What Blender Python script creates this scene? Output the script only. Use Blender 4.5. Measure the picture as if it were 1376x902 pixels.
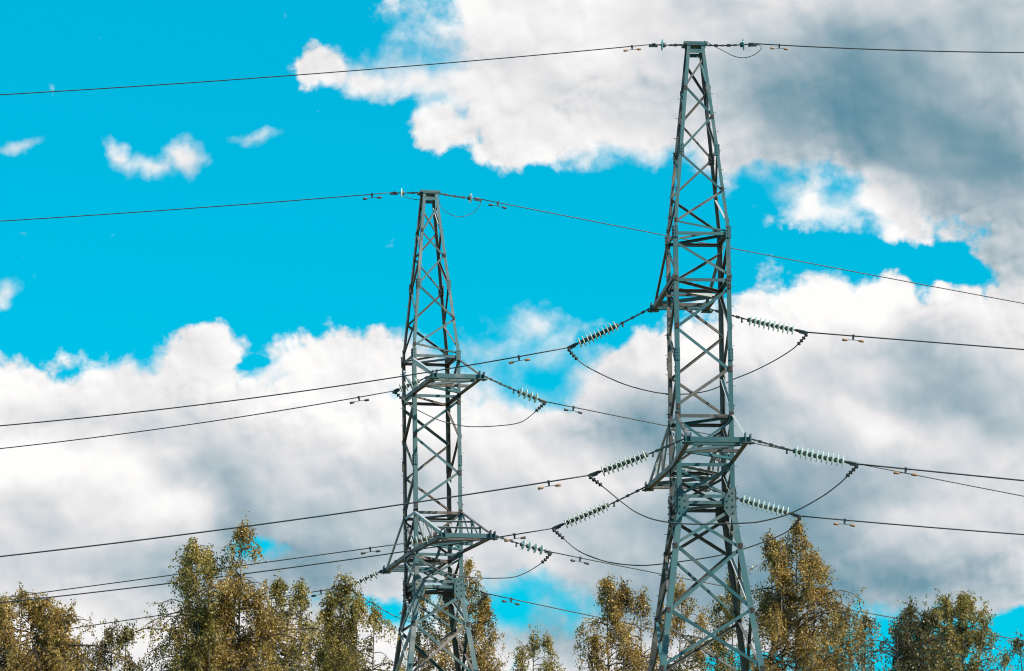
import bpy, math, random
import numpy as np
from mathutils import Vector, Matrix

# ------------------------------------------------------------------ scene, camera, sky, sun
sc = bpy.context.scene
for o in list(bpy.data.objects):
    bpy.data.objects.remove(o)
col = sc.collection
R = math.radians
F, PW, PH = 5200.0, 1376, 902            # focal length in photo pixels, photo size
PITCH = math.atan((1485 - 451) / F)
EYE = np.array([0.0, 0.0, 1.6])
FW = np.array([0, math.cos(PITCH), math.sin(PITCH)])
UP = np.array([0, -math.sin(PITCH), math.cos(PITCH)])
RT = np.array([1.0, 0, 0])

cd = bpy.data.cameras.new('camera')
cam = bpy.data.objects.new('camera', cd)
col.objects.link(cam)
cd.sensor_width = 36
cd.lens = F / PW * 36
cd.clip_start = 0.5
cd.clip_end = 6000
cam.location = EYE
cam.rotation_euler = (R(90) + PITCH, 0, 0)
sc.camera = cam

SUN_AZ, SUN_EL = R(122), R(42)            # azimuth clockwise from +Y (straight ahead)
sd = bpy.data.lights.new('sun', 'SUN')
sd.energy = 5.0
sd.angle = R(0.5)
sd.color = (1.0, 0.91, 0.77)
sun = bpy.data.objects.new('sun', sd)
col.objects.link(sun)
sv = Vector((math.sin(SUN_AZ) * math.cos(SUN_EL), math.cos(SUN_AZ) * math.cos(SUN_EL), math.sin(SUN_EL)))
sun.rotation_euler = sv.to_track_quat('Z', 'Y').to_euler()

sc.view_settings.view_transform = 'Standard'
sc.view_settings.look = 'None'
sc.view_settings.gamma = 1
sc.view_settings.use_curve_mapping = False
EXPO = 0.4
sc.view_settings.exposure = EXPO
try:
    sc.cycles.filter_width = 1.1
except Exception:
    pass

world = bpy.data.worlds.new('World')
sc.world = world
world.use_nodes = True
try:
    world.cycles.sampling_method = 'MANUAL'
    world.cycles.sample_map_resolution = 512
except Exception:
    pass
WT = world.node_tree
WT.nodes.clear()

def nd(t, **kw):
    n = WT.nodes.new(t)
    for k, v in kw.items():
        setattr(n, k, v)
    return n

def lk(a, b):
    WT.links.new(a, b)

def mth(op, a, b=None, c=None):
    n = nd('ShaderNodeMath', operation=op)
    for i, x in enumerate((a, b, c)):
        if x is None:
            continue
        if isinstance(x, (int, float)):
            n.inputs[i].default_value = x
        else:
            lk(x, n.inputs[i])
    return n.outputs[0]

def vmth(op, a, b):
    n = nd('ShaderNodeVectorMath', operation=op)
    for i, x in enumerate((a, b)):
        if isinstance(x, (tuple, list, np.ndarray)):
            n.inputs[i].default_value = tuple(x)
        else:
            lk(x, n.inputs[i])
    return n.outputs['Value'] if op == 'DOT_PRODUCT' else n.outputs[0]

def sstep(x, lo, hi):
    n = nd('ShaderNodeMapRange', interpolation_type='SMOOTHSTEP')
    lk(x, n.inputs[0])
    n.inputs[1].default_value = lo
    n.inputs[2].default_value = hi
    return n.outputs[0]

def mixc(f, a, b, op='MIX'):
    n = nd('ShaderNodeMix', data_type='RGBA', blend_type=op)
    for s, x in ((0, f), (6, a), (7, b)):
        if isinstance(x, (int, float)):
            n.inputs[s].default_value = x
        elif isinstance(x, (tuple, list)):
            n.inputs[s].default_value = (*x, 1)
        else:
            lk(x, n.inputs[s])
    return n.outputs[2]

# blobs in a plane tangent to the sky where the clouds hang: centre, radii, tilt (deg), weight
CLOUD = [
    # upper bank
    (900, 40, 330, 125, 0, 1.2), (700, 40, 190, 110, 0, 1), (560, 110, 130, 50, 0, .95), (435, 95, 55, 42, 15, .95),
    (500, 110, 110, 38, 8, .9), (585, 155, 70, 50, 20, .9), (610, 170, 60, 35, 0, .8), (720, 170, 120, 70, 0, 1), (720, 205, 95, 36, -8, .85),
    (850, 160, 180, 75, 0, 1), (1010, 170, 150, 90, 0, 1.1), (1250, 60, 420, 180, 0, 1.3), (1290, 200, 260, 130, 10, 1.2),
    (1385, 275, 95, 95, 40, 1.1), (1085, 265, 75, 45, -10, .85), (1180, 275, 120, 50, 15, .9), (1385, 365, 40, 40, 30, .8), (690, 105, 170, 95, 0, 1.05),
    (540, 20, 70, 50, 0, .45),
    # lower bank
    (10, 545, 110, 46, -4, 1), (130, 545, 110, 55, 0, .9), (185, 520, 110, 62, 0, .95), (275, 490, 75, 55, 0, .95), (300, 475, 40, 26, 20, .7),
    (225, 505, 80, 55, 0, .8), (430, 505, 125, 75, 0, 1.05), (520, 490, 110, 55, 5, .95), (620, 520, 150, 70, 0, .75),
    (200, 680, 480, 190, 0, 1.4), (620, 680, 420, 190, 0, 1.3), (712, 440, 62, 44, 20, .8), (655, 470, 85, 42, 0, .68), (750, 475, 60, 60, 50, .75), (620, 470, 40, 34, 0, .6),
    (850, 520, 140, 95, 0, 1), (900, 480, 80, 60, 0, .8), (980, 490, 120, 75, -10, 1), (1060, 470, 90, 80, 0, 1), (1150, 440, 130, 92, 0, 1.1),
    (1195, 400, 75, 55, 0, .9), (1290, 428, 110, 58, 0, 1.0), (1365, 425, 90, 52, 0, 1), (1200, 600, 420, 220, 0, 1.5), (900, 690, 420, 190, 0, 1.3),
    (150, 850, 400, 140, 0, 1.1), (540, 850, 250, 110, 0, 1.0), (900, 850, 330, 110, 0, 1.05), (1330, 790, 130, 60, 0, .9), (1150, 790, 260, 75, 0, .9),
    # small clouds
    (157, 215, 26, 28, 10, .68), (200, 226, 70, 24, 0, .85), (240, 218, 46, 38, 0, .95), (30, 184, 48, 12, -10, .75), (341, 187, 44, 12, -12, .72),
    (4, 388, 26, 30, 25, .85), (835, 245, 13, 15, 20, .45), (381, 18, 9, 15, -10, .45), (31, 311, 16, 10, 0, .38), (47, 362, 9, 16, 0, .38),
    
]
GAPS = [(335, 735, 62, 22, 10, .9), (430, 565, 50, 9, 0, .0), (750, 515, 40, 20, 20, .22), (680, 800, 62, 36, -30, .34), (290, 655, 55, 14, 15, .35),
        (1240, 880, 190, 40, 0, 1.0), (1370, 850, 110, 34, 0, .9), (520, 818, 60, 18, 20, .62), (985, 885, 60, 25, 0, .8), (322, 490, 34, 10, -10, .3), (560, 860, 70, 20, 0, .3),
        (800, 470, 50, 20, -30, .45), (1245, 345, 80, 24, 12, .5), (1130, 262, 40, 16, 30, .15), (535, 150, 26, 14, -30, .4), (425, 500, 60, 9, 0, .25), (1150, 800, 18, 40, 0, .3), (750, 820, 90, 30, 0, .2)]
SHADE = [  # darker, greyer parts
    (1130, 155, 230, 95, 8, .52), (1300, 210, 260, 130, 15, .48), (1370, 100, 340, 120, 0, .36), (1050, 110, 170, 130, 0, .28), (1330, 280, 130, 90, 40, .45),
    (1200, 30, 300, 70, 0, .38), (680, 120, 130, 50, 10, .26), (860, 120, 120, 60, 0, .16), (960, 10, 60, 30, 0, .2),
    (350, 590, 280, 55, 6, .24), (460, 690, 210, 85, 0, .46), (230, 650, 140, 35, 15, .28), (130, 560, 160, 30, 0, .12), (560, 640, 160, 50, 0, .12), (180, 770, 330, 55, 3, .58), (400, 760, 170, 70, 0, .45), (60, 680, 130, 40, 0, .2),
    (60, 590, 130, 30, 0, .16), (280, 640, 80, 30, 10, .35),
    (850, 575, 110, 55, -8, .72), (990, 555, 140, 60, 0, .62), (830, 480, 80, 30, 0, .25), (1040, 640, 160, 70, 0, .62), (1240, 480, 160, 60, 0, .48), (1330, 560, 190, 70, 20, .5),
    (1120, 690, 220, 80, 0, .5), (1250, 770, 210, 60, 0, .45), (780, 730, 220, 70, 0, .42), (830, 820, 200, 60, 0, .58), (1130, 800, 240, 70, 0, .38), (720, 850, 140, 60, 0, .3),
    (1210, 450, 80, 30, 0, .2), (1360, 690, 120, 60, 0, .3), (1000, 780, 200, 100, 0, .45), (320, 690, 40, 40, 0, .4), (650, 470, 60, 20, 0, .2),
]
LIGHT = [(1180, 395, 70, 40, 0, .4), (1100, 430, 80, 40, 0, .35), (960, 500, 120, 40, 0, .2), (250, 665, 90, 34, 0, .42), (70, 610, 150, 36, 0, .42), (30, 530, 90, 26, 0, .25), (440, 470, 90, 30, 0, .2), (600, 570, 200, 50, 0, .25),
         (640, 130, 90, 40, 0, .15), (1090, 260, 60, 35, 0, .5), (1180, 285, 90, 40, 15, .45), (1230, 710, 90, 30, 0, .25), (1180, 590, 120, 40, 0, .3), (1010, 25, 70, 40, 0, .3), (1040, 620, 30, 30, 0, .25)]

WISP = [(690, 470, 130, 70, 0, .8), (560, 90, 110, 70, 0, .7), (740, 510, 60, 40, 0, .8), (1120, 265, 110, 40, 10, .5), (850, 200, 120, 40, 0, .4),
        (690, 800, 110, 60, 0, .9), (430, 500, 110, 30, 0, .35), (220, 225, 110, 50, 0, .6), (30, 184, 60, 20, 0, .7), (340, 187, 60, 20, 0, .7), (540, 830, 110, 50, 0, .5),
        (1250, 840, 160, 40, 0, .7), (10, 385, 40, 40, 0, .6), (40, 335, 50, 60, 0, .7), (180, 500, 60, 30, 0, .3), (330, 735, 80, 30, 0, .4), (1030, 255, 50, 30, 0, .5), (835, 245, 30, 30, 0, .6), (381, 18, 30, 30, 0, .6)]

tc = nd('ShaderNodeTexCoord')
DIR = tc.outputs['Generated']
dz = vmth('DOT_PRODUCT', DIR, FW)
dzc = mth('MAXIMUM', dz, 0.05)
cmb = nd('ShaderNodeCombineXYZ')
lk(mth('MULTIPLY', mth('DIVIDE', vmth('DOT_PRODUCT', DIR, RT), dzc), F / 100), cmb.inputs[0])
lk(mth('MULTIPLY', mth('DIVIDE', vmth('DOT_PRODUCT', DIR, UP), dzc), F / 100), cmb.inputs[1])
UV = cmb.outputs[0]

def noise(vec, scale, detail, rough=.55, lac=2.0, dist=0.0):
    n = nd('ShaderNodeTexNoise', noise_dimensions='3D')
    lk(vec, n.inputs['Vector'])
    n.inputs['Scale'].default_value = scale
    n.inputs['Detail'].default_value = detail
    n.inputs['Roughness'].default_value = rough
    n.inputs['Lacunarity'].default_value = lac
    n.inputs['Distortion'].default_value = dist
    return n

def warp(vec, scale, amp, detail=3):
    n = noise(vec, scale, detail)
    return vmth('ADD', vec, vmth('MULTIPLY', vmth('SUBTRACT', n.outputs['Color'], (.5, .5, .5)), (amp, amp, 0)))

UVW = warp(warp(UV, .5, .6, 3), 1.6, .42, 5)
UVS = warp(UV, .7, .35, 2)

def field(blobs, vec, grow, mode):
    acc = None
    for (cx, cy, rx, ry, rot, w) in blobs:
        if w == 0:
            continue
        m = nd('ShaderNodeMapping', vector_type='TEXTURE')
        m.inputs['Location'].default_value = ((cx - PW / 2) / 100, (PH / 2 - cy) / 100, 0)
        m.inputs['Rotation'].default_value = (0, 0, R(-rot))
        m.inputs['Scale'].default_value = (rx / 100 * grow, ry / 100 * grow, 1)
        lk(vec, m.inputs['Vector'])
        g = nd('ShaderNodeTexGradient', gradient_type='SPHERICAL')
        lk(m.outputs[0], g.inputs[0])
        v = mth('MULTIPLY', g.outputs['Fac'], w)
        if acc is None:
            acc = v
        elif mode == 'max':
            acc = mth('SMOOTH_MAX', acc, v, .12)
        else:
            acc = mth('ADD', acc, v)
    return acc

def billow(vec, scale, detail, rough):
    """puffy noise: round bulges between sharp creases"""
    n = noise(vec, scale, detail, rough)
    return mth('ABSOLUTE', mth('MULTIPLY_ADD', n.outputs['Fac'], 2.0, -1.0))
fine = noise(UV, 1.6, 8, .56, 2.1).outputs['Fac']
puff = billow(UVS, 1.35, 5, .52)
LITV = (.055, .10, 0)
puff_up = billow(vmth('ADD', UVS, LITV), 1.35, 5, .52)
soft = noise(UVS, .6, 3, .45).outputs['Fac']
soft_up = noise(vmth('ADD', UVS, (.12, .24, 0)), .6, 3, .45).outputs['Fac']
cov = field(CLOUD, UVW, 1.35, 'max')
gap = field(GAPS, UVW, 1.25, 'add')
dens = mth('ADD', mth('SUBTRACT', mth('ADD', cov, mth('MULTIPLY', mth('SUBTRACT', fine, .5), .75)), gap), mth('MULTIPLY', mth('SUBTRACT', puff, .2), .45))
rim = mth('SUBTRACT', 1.0, mth('MULTIPLY', sstep(dens, .35, .95), .72))
relief = mth('ADD', mth('MULTIPLY', mth('MULTIPLY', mth('SUBTRACT', puff_up, puff), .6), rim), mth('MULTIPLY', mth('SUBTRACT', soft_up, soft), 1.0))
# beyond the pictured patch of sky: broken cloud of the same sort
far_n = noise(DIR, 3.2, 8, .58).outputs['Fac']
rr = nd('ShaderNodeVectorMath', operation='LENGTH')
lk(UV, rr.inputs[0])
inside = mth('MULTIPLY', sstep(dz, .5, .8), mth('SUBTRACT', 1.0, sstep(rr.outputs['Value'], 10.5, 15.0)))
wid = mth('ADD', .19, mth('MINIMUM', mth('MULTIPLY', field(WISP, UVW, 1.4, 'add'), .9), .75))
al_in = sstep(mth('DIVIDE', mth('SUBTRACT', dens, .24), wid), 0, 1)
al_out = sstep(far_n, .48, .60)
def lerp(f, a, b):
    n = nd('ShaderNodeMix', data_type='FLOAT')
    lk(f, n.inputs[0]); lk(a, n.inputs[2]); lk(b, n.inputs[3])
    return n.outputs[0]
alpha = lerp(inside, al_out, al_in)

shn = noise(UVS, .5, 4, .42).outputs['Fac']
shd = mth('SUBTRACT', field(SHADE, UVW, 1.45, 'add'), field(LIGHT, UVW, 1.45, 'add'))
shade_in = mth('ADD', mth('ADD', mth('MULTIPLY', shd, .70), .12), mth('ADD', mth('MULTIPLY', mth('SUBTRACT', shn, .5), .36), relief))
shade_out = mth('MULTIPLY', mth('SUBTRACT', noise(DIR, 2.0, 6).outputs['Fac'], .35), 1.6)
shade = lerp(inside, shade_out, shade_in)
ramp = nd('ShaderNodeValToRGB')
cr = ramp.color_ramp
def lin(c):
    return tuple(((x / 255) / 12.92 if x / 255 < .04045 else ((x / 255 + .055) / 1.055) ** 2.4) for x in c)
stops = [(0.0, (255, 254, 253)), (.22, (234, 232, 233)), (.42, (199, 208, 214)), (.62, (160, 180, 191)), (.85, (118, 155, 171)), (1.0, (94, 142, 161))]
while len(cr.elements) < len(stops):
    cr.elements.new(.5)
for e, (p, c) in zip(cr.elements, stops):
    e.position = p
    e.color = (*lin(c), 1)
lk(shade, ramp.inputs[0])
SKY_K = 0.10
cloudc = mixc(1.0, ramp.outputs[0], (2 ** -EXPO / SKY_K,) * 3, 'MULTIPLY')

sky = nd('ShaderNodeTexSky')
sky.sky_type = 'NISHITA'
sky.sun_disc = False
sky.sun_elevation = SUN_EL
sky.sun_rotation = SUN_AZ
sky.air_density = 1.0
sky.dust_density = 0.6
sky.ozone_density = 1.0
skyc = mixc(.5, mixc(1.0, sky.outputs[0], (0.0, 1.46 * 2 ** -EXPO, 1.52 * 2 ** -EXPO), 'MULTIPLY'), (0.0, 4.85 * 2 ** -EXPO, 7.6 * 2 ** -EXPO))
bg = nd('ShaderNodeBackground')
bg.inputs['Strength'].default_value = SKY_K
lk(mixc(alpha, skyc, cloudc), bg.inputs['Color'])
wo = nd('ShaderNodeOutputWorld')
lk(bg.outputs[0], wo.inputs[0])

# ------------------------------------------------------------------ helpers
def at(px, py, Y):
    d = FW * F + RT * (px - PW / 2) - UP * (py - PH / 2)
    return EYE + d * (Y / d[1])

def ray(px, py):
    return FW * F + RT * (px - PW / 2) - UP * (py - PH / 2)

def project(P):
    v = np.array(P) - EYE
    z = v @ FW
    return PW / 2 + F * (v @ RT) / z, PH / 2 - F * (v @ UP) / z

class MB:
    def __init__(s):
        s.v, s.f = [], []
    def add(s, v, f):
        b = len(s.v)
        s.v += [tuple(map(float, p)) for p in v]
        s.f += [tuple(b + i for i in q) for q in f]
    def box(s, c, ax, ay, az):
        c, ax, ay, az = map(np.array, (c, ax, ay, az))
        v = [c + sx * ax + sy * ay + sz * az for sx in (-1, 1) for sy in (-1, 1) for sz in (-1, 1)]
        s.add(v, [(0, 1, 3, 2), (4, 6, 7, 5), (0, 4, 5, 1), (2, 3, 7, 6), (0, 2, 6, 4), (1, 5, 7, 3)])
    def angle(s, p0, p1, w, da, db, t=.011):
        """rolled steel angle from p0 to p1; its two flanges lie along da and db from the heel line p0-p1"""
        p0, p1 = np.array(p0, float), np.array(p1, float)
        d = p1 - p0
        d /= np.linalg.norm(d)
        a = np.array(da, float); a = a - d * (a @ d); a /= np.linalg.norm(a)
        b = np.array(db, float); b = b - d * (b @ d) - a * (a @ b); b /= np.linalg.norm(b)
        prof = [0 * a, a * w, a * w + b * t, a * t + b * t, a * t + b * w, b * w]
        v = [p0 + q for q in prof] + [p1 + q for q in prof]
        f = [(i, (i + 1) % 6, 6 + (i + 1) % 6, 6 + i) for i in range(6)]
        f += [(0, 3, 2, 1), (0, 5, 4, 3), (6, 7, 8, 9), (6, 9, 10, 11)]
        s.add(v, f)
    def tube(s, pts, r, n=6, cap=True):
        pts = np.array(pts, float)
        rr = np.full(len(pts), r) if np.isscalar(r) else np.array(r)
        tg = np.gradient(pts, axis=0)
        tg /= np.linalg.norm(tg, axis=1)[:, None] + 1e-12
        ref = np.array([0, 0, 1.0]) if abs(tg[0][2]) < .9 else np.array([1.0, 0, 0])
        v = []
        for p, t, q in zip(pts, tg, rr):
            a = np.cross(t, ref); a /= np.linalg.norm(a) + 1e-12
            b = np.cross(t, a)
            v += [p + q * (a * math.cos(2 * math.pi * i / n) + b * math.sin(2 * math.pi * i / n)) for i in range(n)]
        f = [(k * n + i, k * n + (i + 1) % n, (k + 1) * n + (i + 1) % n, (k + 1) * n + i) for k in range(len(pts) - 1) for i in range(n)]
        if cap:
            f += [tuple(range(n))[::-1], tuple((len(pts) - 1) * n + i for i in range(n))]
        s.add(v, f)
    def lathe(s, prof, n=20):
        """profile of (x along axis +X, radius)"""
        v = [(x, r * math.cos(2 * math.pi * i / n), r * math.sin(2 * math.pi * i / n)) for x, r in prof for i in range(n)]
        f = [(k * n + i, k * n + (i + 1) % n, (k + 1) * n + (i + 1) % n, (k + 1) * n + i) for k in range(len(prof) - 1) for i in range(n)]
        s.add(v, f)
    def mesh(s, name, mat, smooth=False):
        me = bpy.data.meshes.new(name)
        me.from_pydata(s.v, [], s.f)
        me.materials.append(mat)
        if smooth:
            me.polygons.foreach_set('use_smooth', [True] * len(me.polygons))
        me.update()
        return me
    def build(s, name, mat, parent=None, smooth=False):
        return link(name, s.mesh(name, mat, smooth), parent)

def link(name, data, parent=None):
    o = bpy.data.objects.new(name, data)
    col.objects.link(o)
    if parent is not None:
        o.parent = parent
    return o

def tag(o, label=None, cat=None, group=None, kind=None):
    for k, v in (('label', label), ('category', cat), ('group', group), ('kind', kind)):
        if v:
            o[k] = v
    return o

def copy_tree(o, parent=None):
    c = o.copy()
    col.objects.link(c)
    c.parent = parent
    for ch in list(o.children):
        copy_tree(ch, c)
    return c

# ------------------------------------------------------------------ materials
def material(name):
    m = bpy.data.materials.new(name)
    m.use_nodes = True
    nt = m.node_tree
    return m, nt, nt.nodes['Principled BSDF']

def simple(name, c, rough=.6, metal=0.0, var=.25, scale=6.0):
    m, nt, p = material(name)
    geo = nt.nodes.new('ShaderNodeNewGeometry')
    n = nt.nodes.new('ShaderNodeTexNoise')
    n.inputs['Scale'].default_value = scale
    n.inputs['Detail'].default_value = 5
    nt.links.new(geo.outputs['Position'], n.inputs['Vector'])
    mx = nt.nodes.new('ShaderNodeMix'); mx.data_type = 'RGBA'
    mx.inputs[6].default_value = (*[x * (1 - var) for x in c], 1)
    mx.inputs[7].default_value = (*[min(1, x * (1 + var)) for x in c], 1)
    nt.links.new(n.outputs['Fac'], mx.inputs[0])
    nt.links.new(mx.outputs[2], p.inputs['Base Color'])
    p.inputs['Roughness'].default_value = rough
    p.inputs['Metallic'].default_value = metal
    return m

def steel(name, paint_a, paint_b, bare, rust, rust_amt):
    """weathered paint: every member its own tone, worn through to bare zinc and rust in patches"""
    m, nt, p = material(name)
    L = nt.links.new
    geo = nt.nodes.new('ShaderNodeNewGeometry')
    oi = nt.nodes.new('ShaderNodeObjectInfo')
    def noise(scale, detail, rough=.6):
        n = nt.nodes.new('ShaderNodeTexNoise')
        n.inputs['Scale'].default_value = scale
        n.inputs['Detail'].default_value = detail
        n.inputs['Roughness'].default_value = rough
        L(geo.outputs['Position'], n.inputs['Vector'])
        return n.outputs['Fac']
    def mix(f, a, b):
        x = nt.nodes.new('ShaderNodeMix'); x.data_type = 'RGBA'
        L(f, x.inputs[0])
        for s, c in ((6, a), (7, b)):
            if isinstance(c, tuple):
                x.inputs[s].default_value = (*c, 1)
            else:
                L(c, x.inputs[s])
        return x.outputs[2]
    def step(v, lo, hi):
        r = nt.nodes.new('ShaderNodeMapRange'); r.interpolation_type = 'SMOOTHSTEP'
        L(v, r.inputs[0]); r.inputs[1].default_value = lo; r.inputs[2].default_value = hi
        return r.outputs[0]
    base = mix(oi.outputs['Random'], paint_a, paint_b)
    worn = mix(step(noise(1.1, 6, .65), .50, .66), base, bare)
    rusty = mix(step(noise(2.3, 8, .7), .66 - rust_amt, .78 - rust_amt), worn, rust)
    L(rusty, p.inputs['Base Color'])
    p.inputs['Roughness'].default_value = .55
    bp = nt.nodes.new('ShaderNodeBump')
    bp.inputs['Strength'].default_value = .25
    bp.inputs['Distance'].default_value = .01
    L(noise(40, 4), bp.inputs['Height'])
    L(bp.outputs[0], p.inputs['Normal'])
    return m

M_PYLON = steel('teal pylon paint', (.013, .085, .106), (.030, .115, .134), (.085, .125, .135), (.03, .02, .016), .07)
M_BROWN = steel('brown pylon steel', (.065, .068, .068), (.115, .105, .098), (.18, .17, .16), (.03, .018, .014), .12)
M_RUST = steel('rusted joint plate', (.022, .018, .016), (.055, .04, .032), (.05, .065, .065), (.035, .018, .012), .15)
M_SUNLIT = steel('pale sunlit steel', (.30, .33, .34), (.40, .42, .43), (.30, .30, .295), (.16, .09, .06), -.02)  # sunlit whiteness of ties and some braces, put into their colour
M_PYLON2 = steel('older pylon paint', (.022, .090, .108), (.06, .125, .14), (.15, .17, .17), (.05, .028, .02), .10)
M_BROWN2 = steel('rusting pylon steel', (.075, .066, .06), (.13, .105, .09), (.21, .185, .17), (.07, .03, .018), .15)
M_WIRE = simple('aluminium conductor', (.05, .06, .065), .5, .3)
M_IRON = simple('dark fittings', (.03, .045, .05), .5, .4)
M_SLEEVE = simple('black sleeve', (.012, .02, .02), .6)
M_WEIGHT = simple('rusty damper weight', (.36, .20, .11), .7)
M_WEIGHT2 = simple('shade-toned damper weight', (.07, .065, .065), .7)  # shade on the far pylon's dampers, put into the weight colour
M_CONC = simple('concrete', (.33, .32, .30), .9)
M_BARK = simple('birch bark', (.20, .165, .135), .85, 0, .5, 9)
M_TWIG = simple('birch twig', (.07, .045, .035), .8)

def glass_mat(name, c, trans):
    m, nt, p = material(name)
    p.inputs['Base Color'].default_value = (*c, 1)
    p.inputs['Roughness'].default_value = .12
    p.inputs['Transmission Weight'].default_value = trans
    p.inputs['IOR'].default_value = 1.35
    return m
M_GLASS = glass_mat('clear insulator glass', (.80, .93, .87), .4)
M_GLASS2 = glass_mat('smoked insulator glass', (.62, .68, .62), .4)  # same glass, darker: the shade on these strings is put into its colour
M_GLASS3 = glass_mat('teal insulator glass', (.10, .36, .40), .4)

def leaf_mat(name, cols, trans):
    m, nt, p = material(name)
    L = nt.links.new
    geo = nt.nodes.new('ShaderNodeNewGeometry')
    n = nt.nodes.new('ShaderNodeTexNoise')
    n.inputs['Scale'].default_value = 1.3
    n.inputs['Detail'].default_value = 3
    L(geo.outputs['Position'], n.inputs['Vector'])
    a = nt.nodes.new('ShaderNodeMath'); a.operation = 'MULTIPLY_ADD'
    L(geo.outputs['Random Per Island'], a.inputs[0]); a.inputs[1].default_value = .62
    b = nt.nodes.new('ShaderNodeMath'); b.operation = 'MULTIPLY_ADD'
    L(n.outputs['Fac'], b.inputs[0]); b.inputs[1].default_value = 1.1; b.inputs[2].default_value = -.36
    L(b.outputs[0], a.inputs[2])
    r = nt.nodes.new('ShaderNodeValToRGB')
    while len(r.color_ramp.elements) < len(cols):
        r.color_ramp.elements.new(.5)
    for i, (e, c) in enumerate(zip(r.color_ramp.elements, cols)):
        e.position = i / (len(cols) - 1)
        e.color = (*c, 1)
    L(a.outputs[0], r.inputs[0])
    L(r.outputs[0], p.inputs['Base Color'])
    p.inputs['Roughness'].default_value = .38
    tr = nt.nodes.new('ShaderNodeBsdfTranslucent')
    L(r.outputs[0], tr.inputs[0])
    mx = nt.nodes.new('ShaderNodeMixShader')
    mx.inputs[0].default_value = trans
    L(p.outputs[0], mx.inputs[1]); L(tr.outputs[0], mx.inputs[2])
    L(mx.outputs[0], nt.nodes['Material Output'].inputs[0])
    return m
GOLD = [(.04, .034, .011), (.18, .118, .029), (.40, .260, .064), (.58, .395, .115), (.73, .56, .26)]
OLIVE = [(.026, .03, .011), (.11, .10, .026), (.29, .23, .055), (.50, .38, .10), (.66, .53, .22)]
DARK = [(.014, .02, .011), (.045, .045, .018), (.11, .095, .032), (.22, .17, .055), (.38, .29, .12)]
M_LEAF = {'gold': leaf_mat('golden birch leaves', GOLD, .45), 'olive': leaf_mat('olive birch leaves', OLIVE, .45), 'dark': leaf_mat('dark birch leaves', DARK, .3)}

# ------------------------------------------------------------------ ground
g, nt, p = material('meadow')
tcg = nt.nodes.new('ShaderNodeNewGeometry')
nn = nt.nodes.new('ShaderNodeTexNoise'); nn.inputs['Scale'].default_value = .25; nn.inputs['Detail'].default_value = 9
nt.links.new(tcg.outputs['Position'], nn.inputs['Vector'])
rg = nt.nodes.new('ShaderNodeValToRGB')
rg.color_ramp.elements[0].color = (.035, .05, .018, 1); rg.color_ramp.elements[1].color = (.14, .12, .05, 1)
nt.links.new(nn.outputs['Fac'], rg.inputs[0]); nt.links.new(rg.outputs[0], p.inputs['Base Color'])
p.inputs['Roughness'].default_value = 1
mb = MB()
mb.add([(-3000, -1000, 0), (3000, -1000, 0), (3000, 5000, 0), (-3000, 5000, 0)], [(0, 1, 2, 3)])
tag(mb.build('ground', g), kind='structure')

# ------------------------------------------------------------------ lattice pylon
Z_TOP, Z_MAST, Z_UP, Z_TIE, Z_LOW, Z_WAIST = 25.12, 20.68, 19.62, 16.55, 15.48, 14.5
HALF = .638
ARM_LOW, ARM_UP, TIP_H, XO_LOW = 3.25, 2.95, .68, -.12

def half(z):
    if z >= Z_MAST:
        return HALF + (.19 - HALF) * (z - Z_MAST) / (Z_TOP - Z_MAST)
    if z >= Z_WAIST:
        return HALF
    return HALF + .139 * (Z_WAIST - z)

zz_peak = [(24.78, 1), (24.08, -1), (23.39, 1), (22.55, -1), (21.68, 1), (20.95, -1)]
zz_mast = [(19.44, 1), (18.54, -1), (17.57, 1), (16.72, -1)]
FACES = [(np.array([1., 0, 0]), np.array([0, -1., 0])), (np.array([0, 1., 0]), np.array([1., 0, 0])),
         (np.array([-1., 0, 0]), np.array([0, 1., 0])), (np.array([0, -1., 0]), np.array([-1., 0, 0]))]   # along, outward
rnd = random.Random(5)

def fp(face, s, z, inset):
    """point on a face: s = -1 left edge .. 1 right edge seen from outside"""
    t, n = face
    h = half(z)
    q = t * (s * (h - .03)) + n * (h - inset)
    return np.array([q[0], q[1], z])

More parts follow.
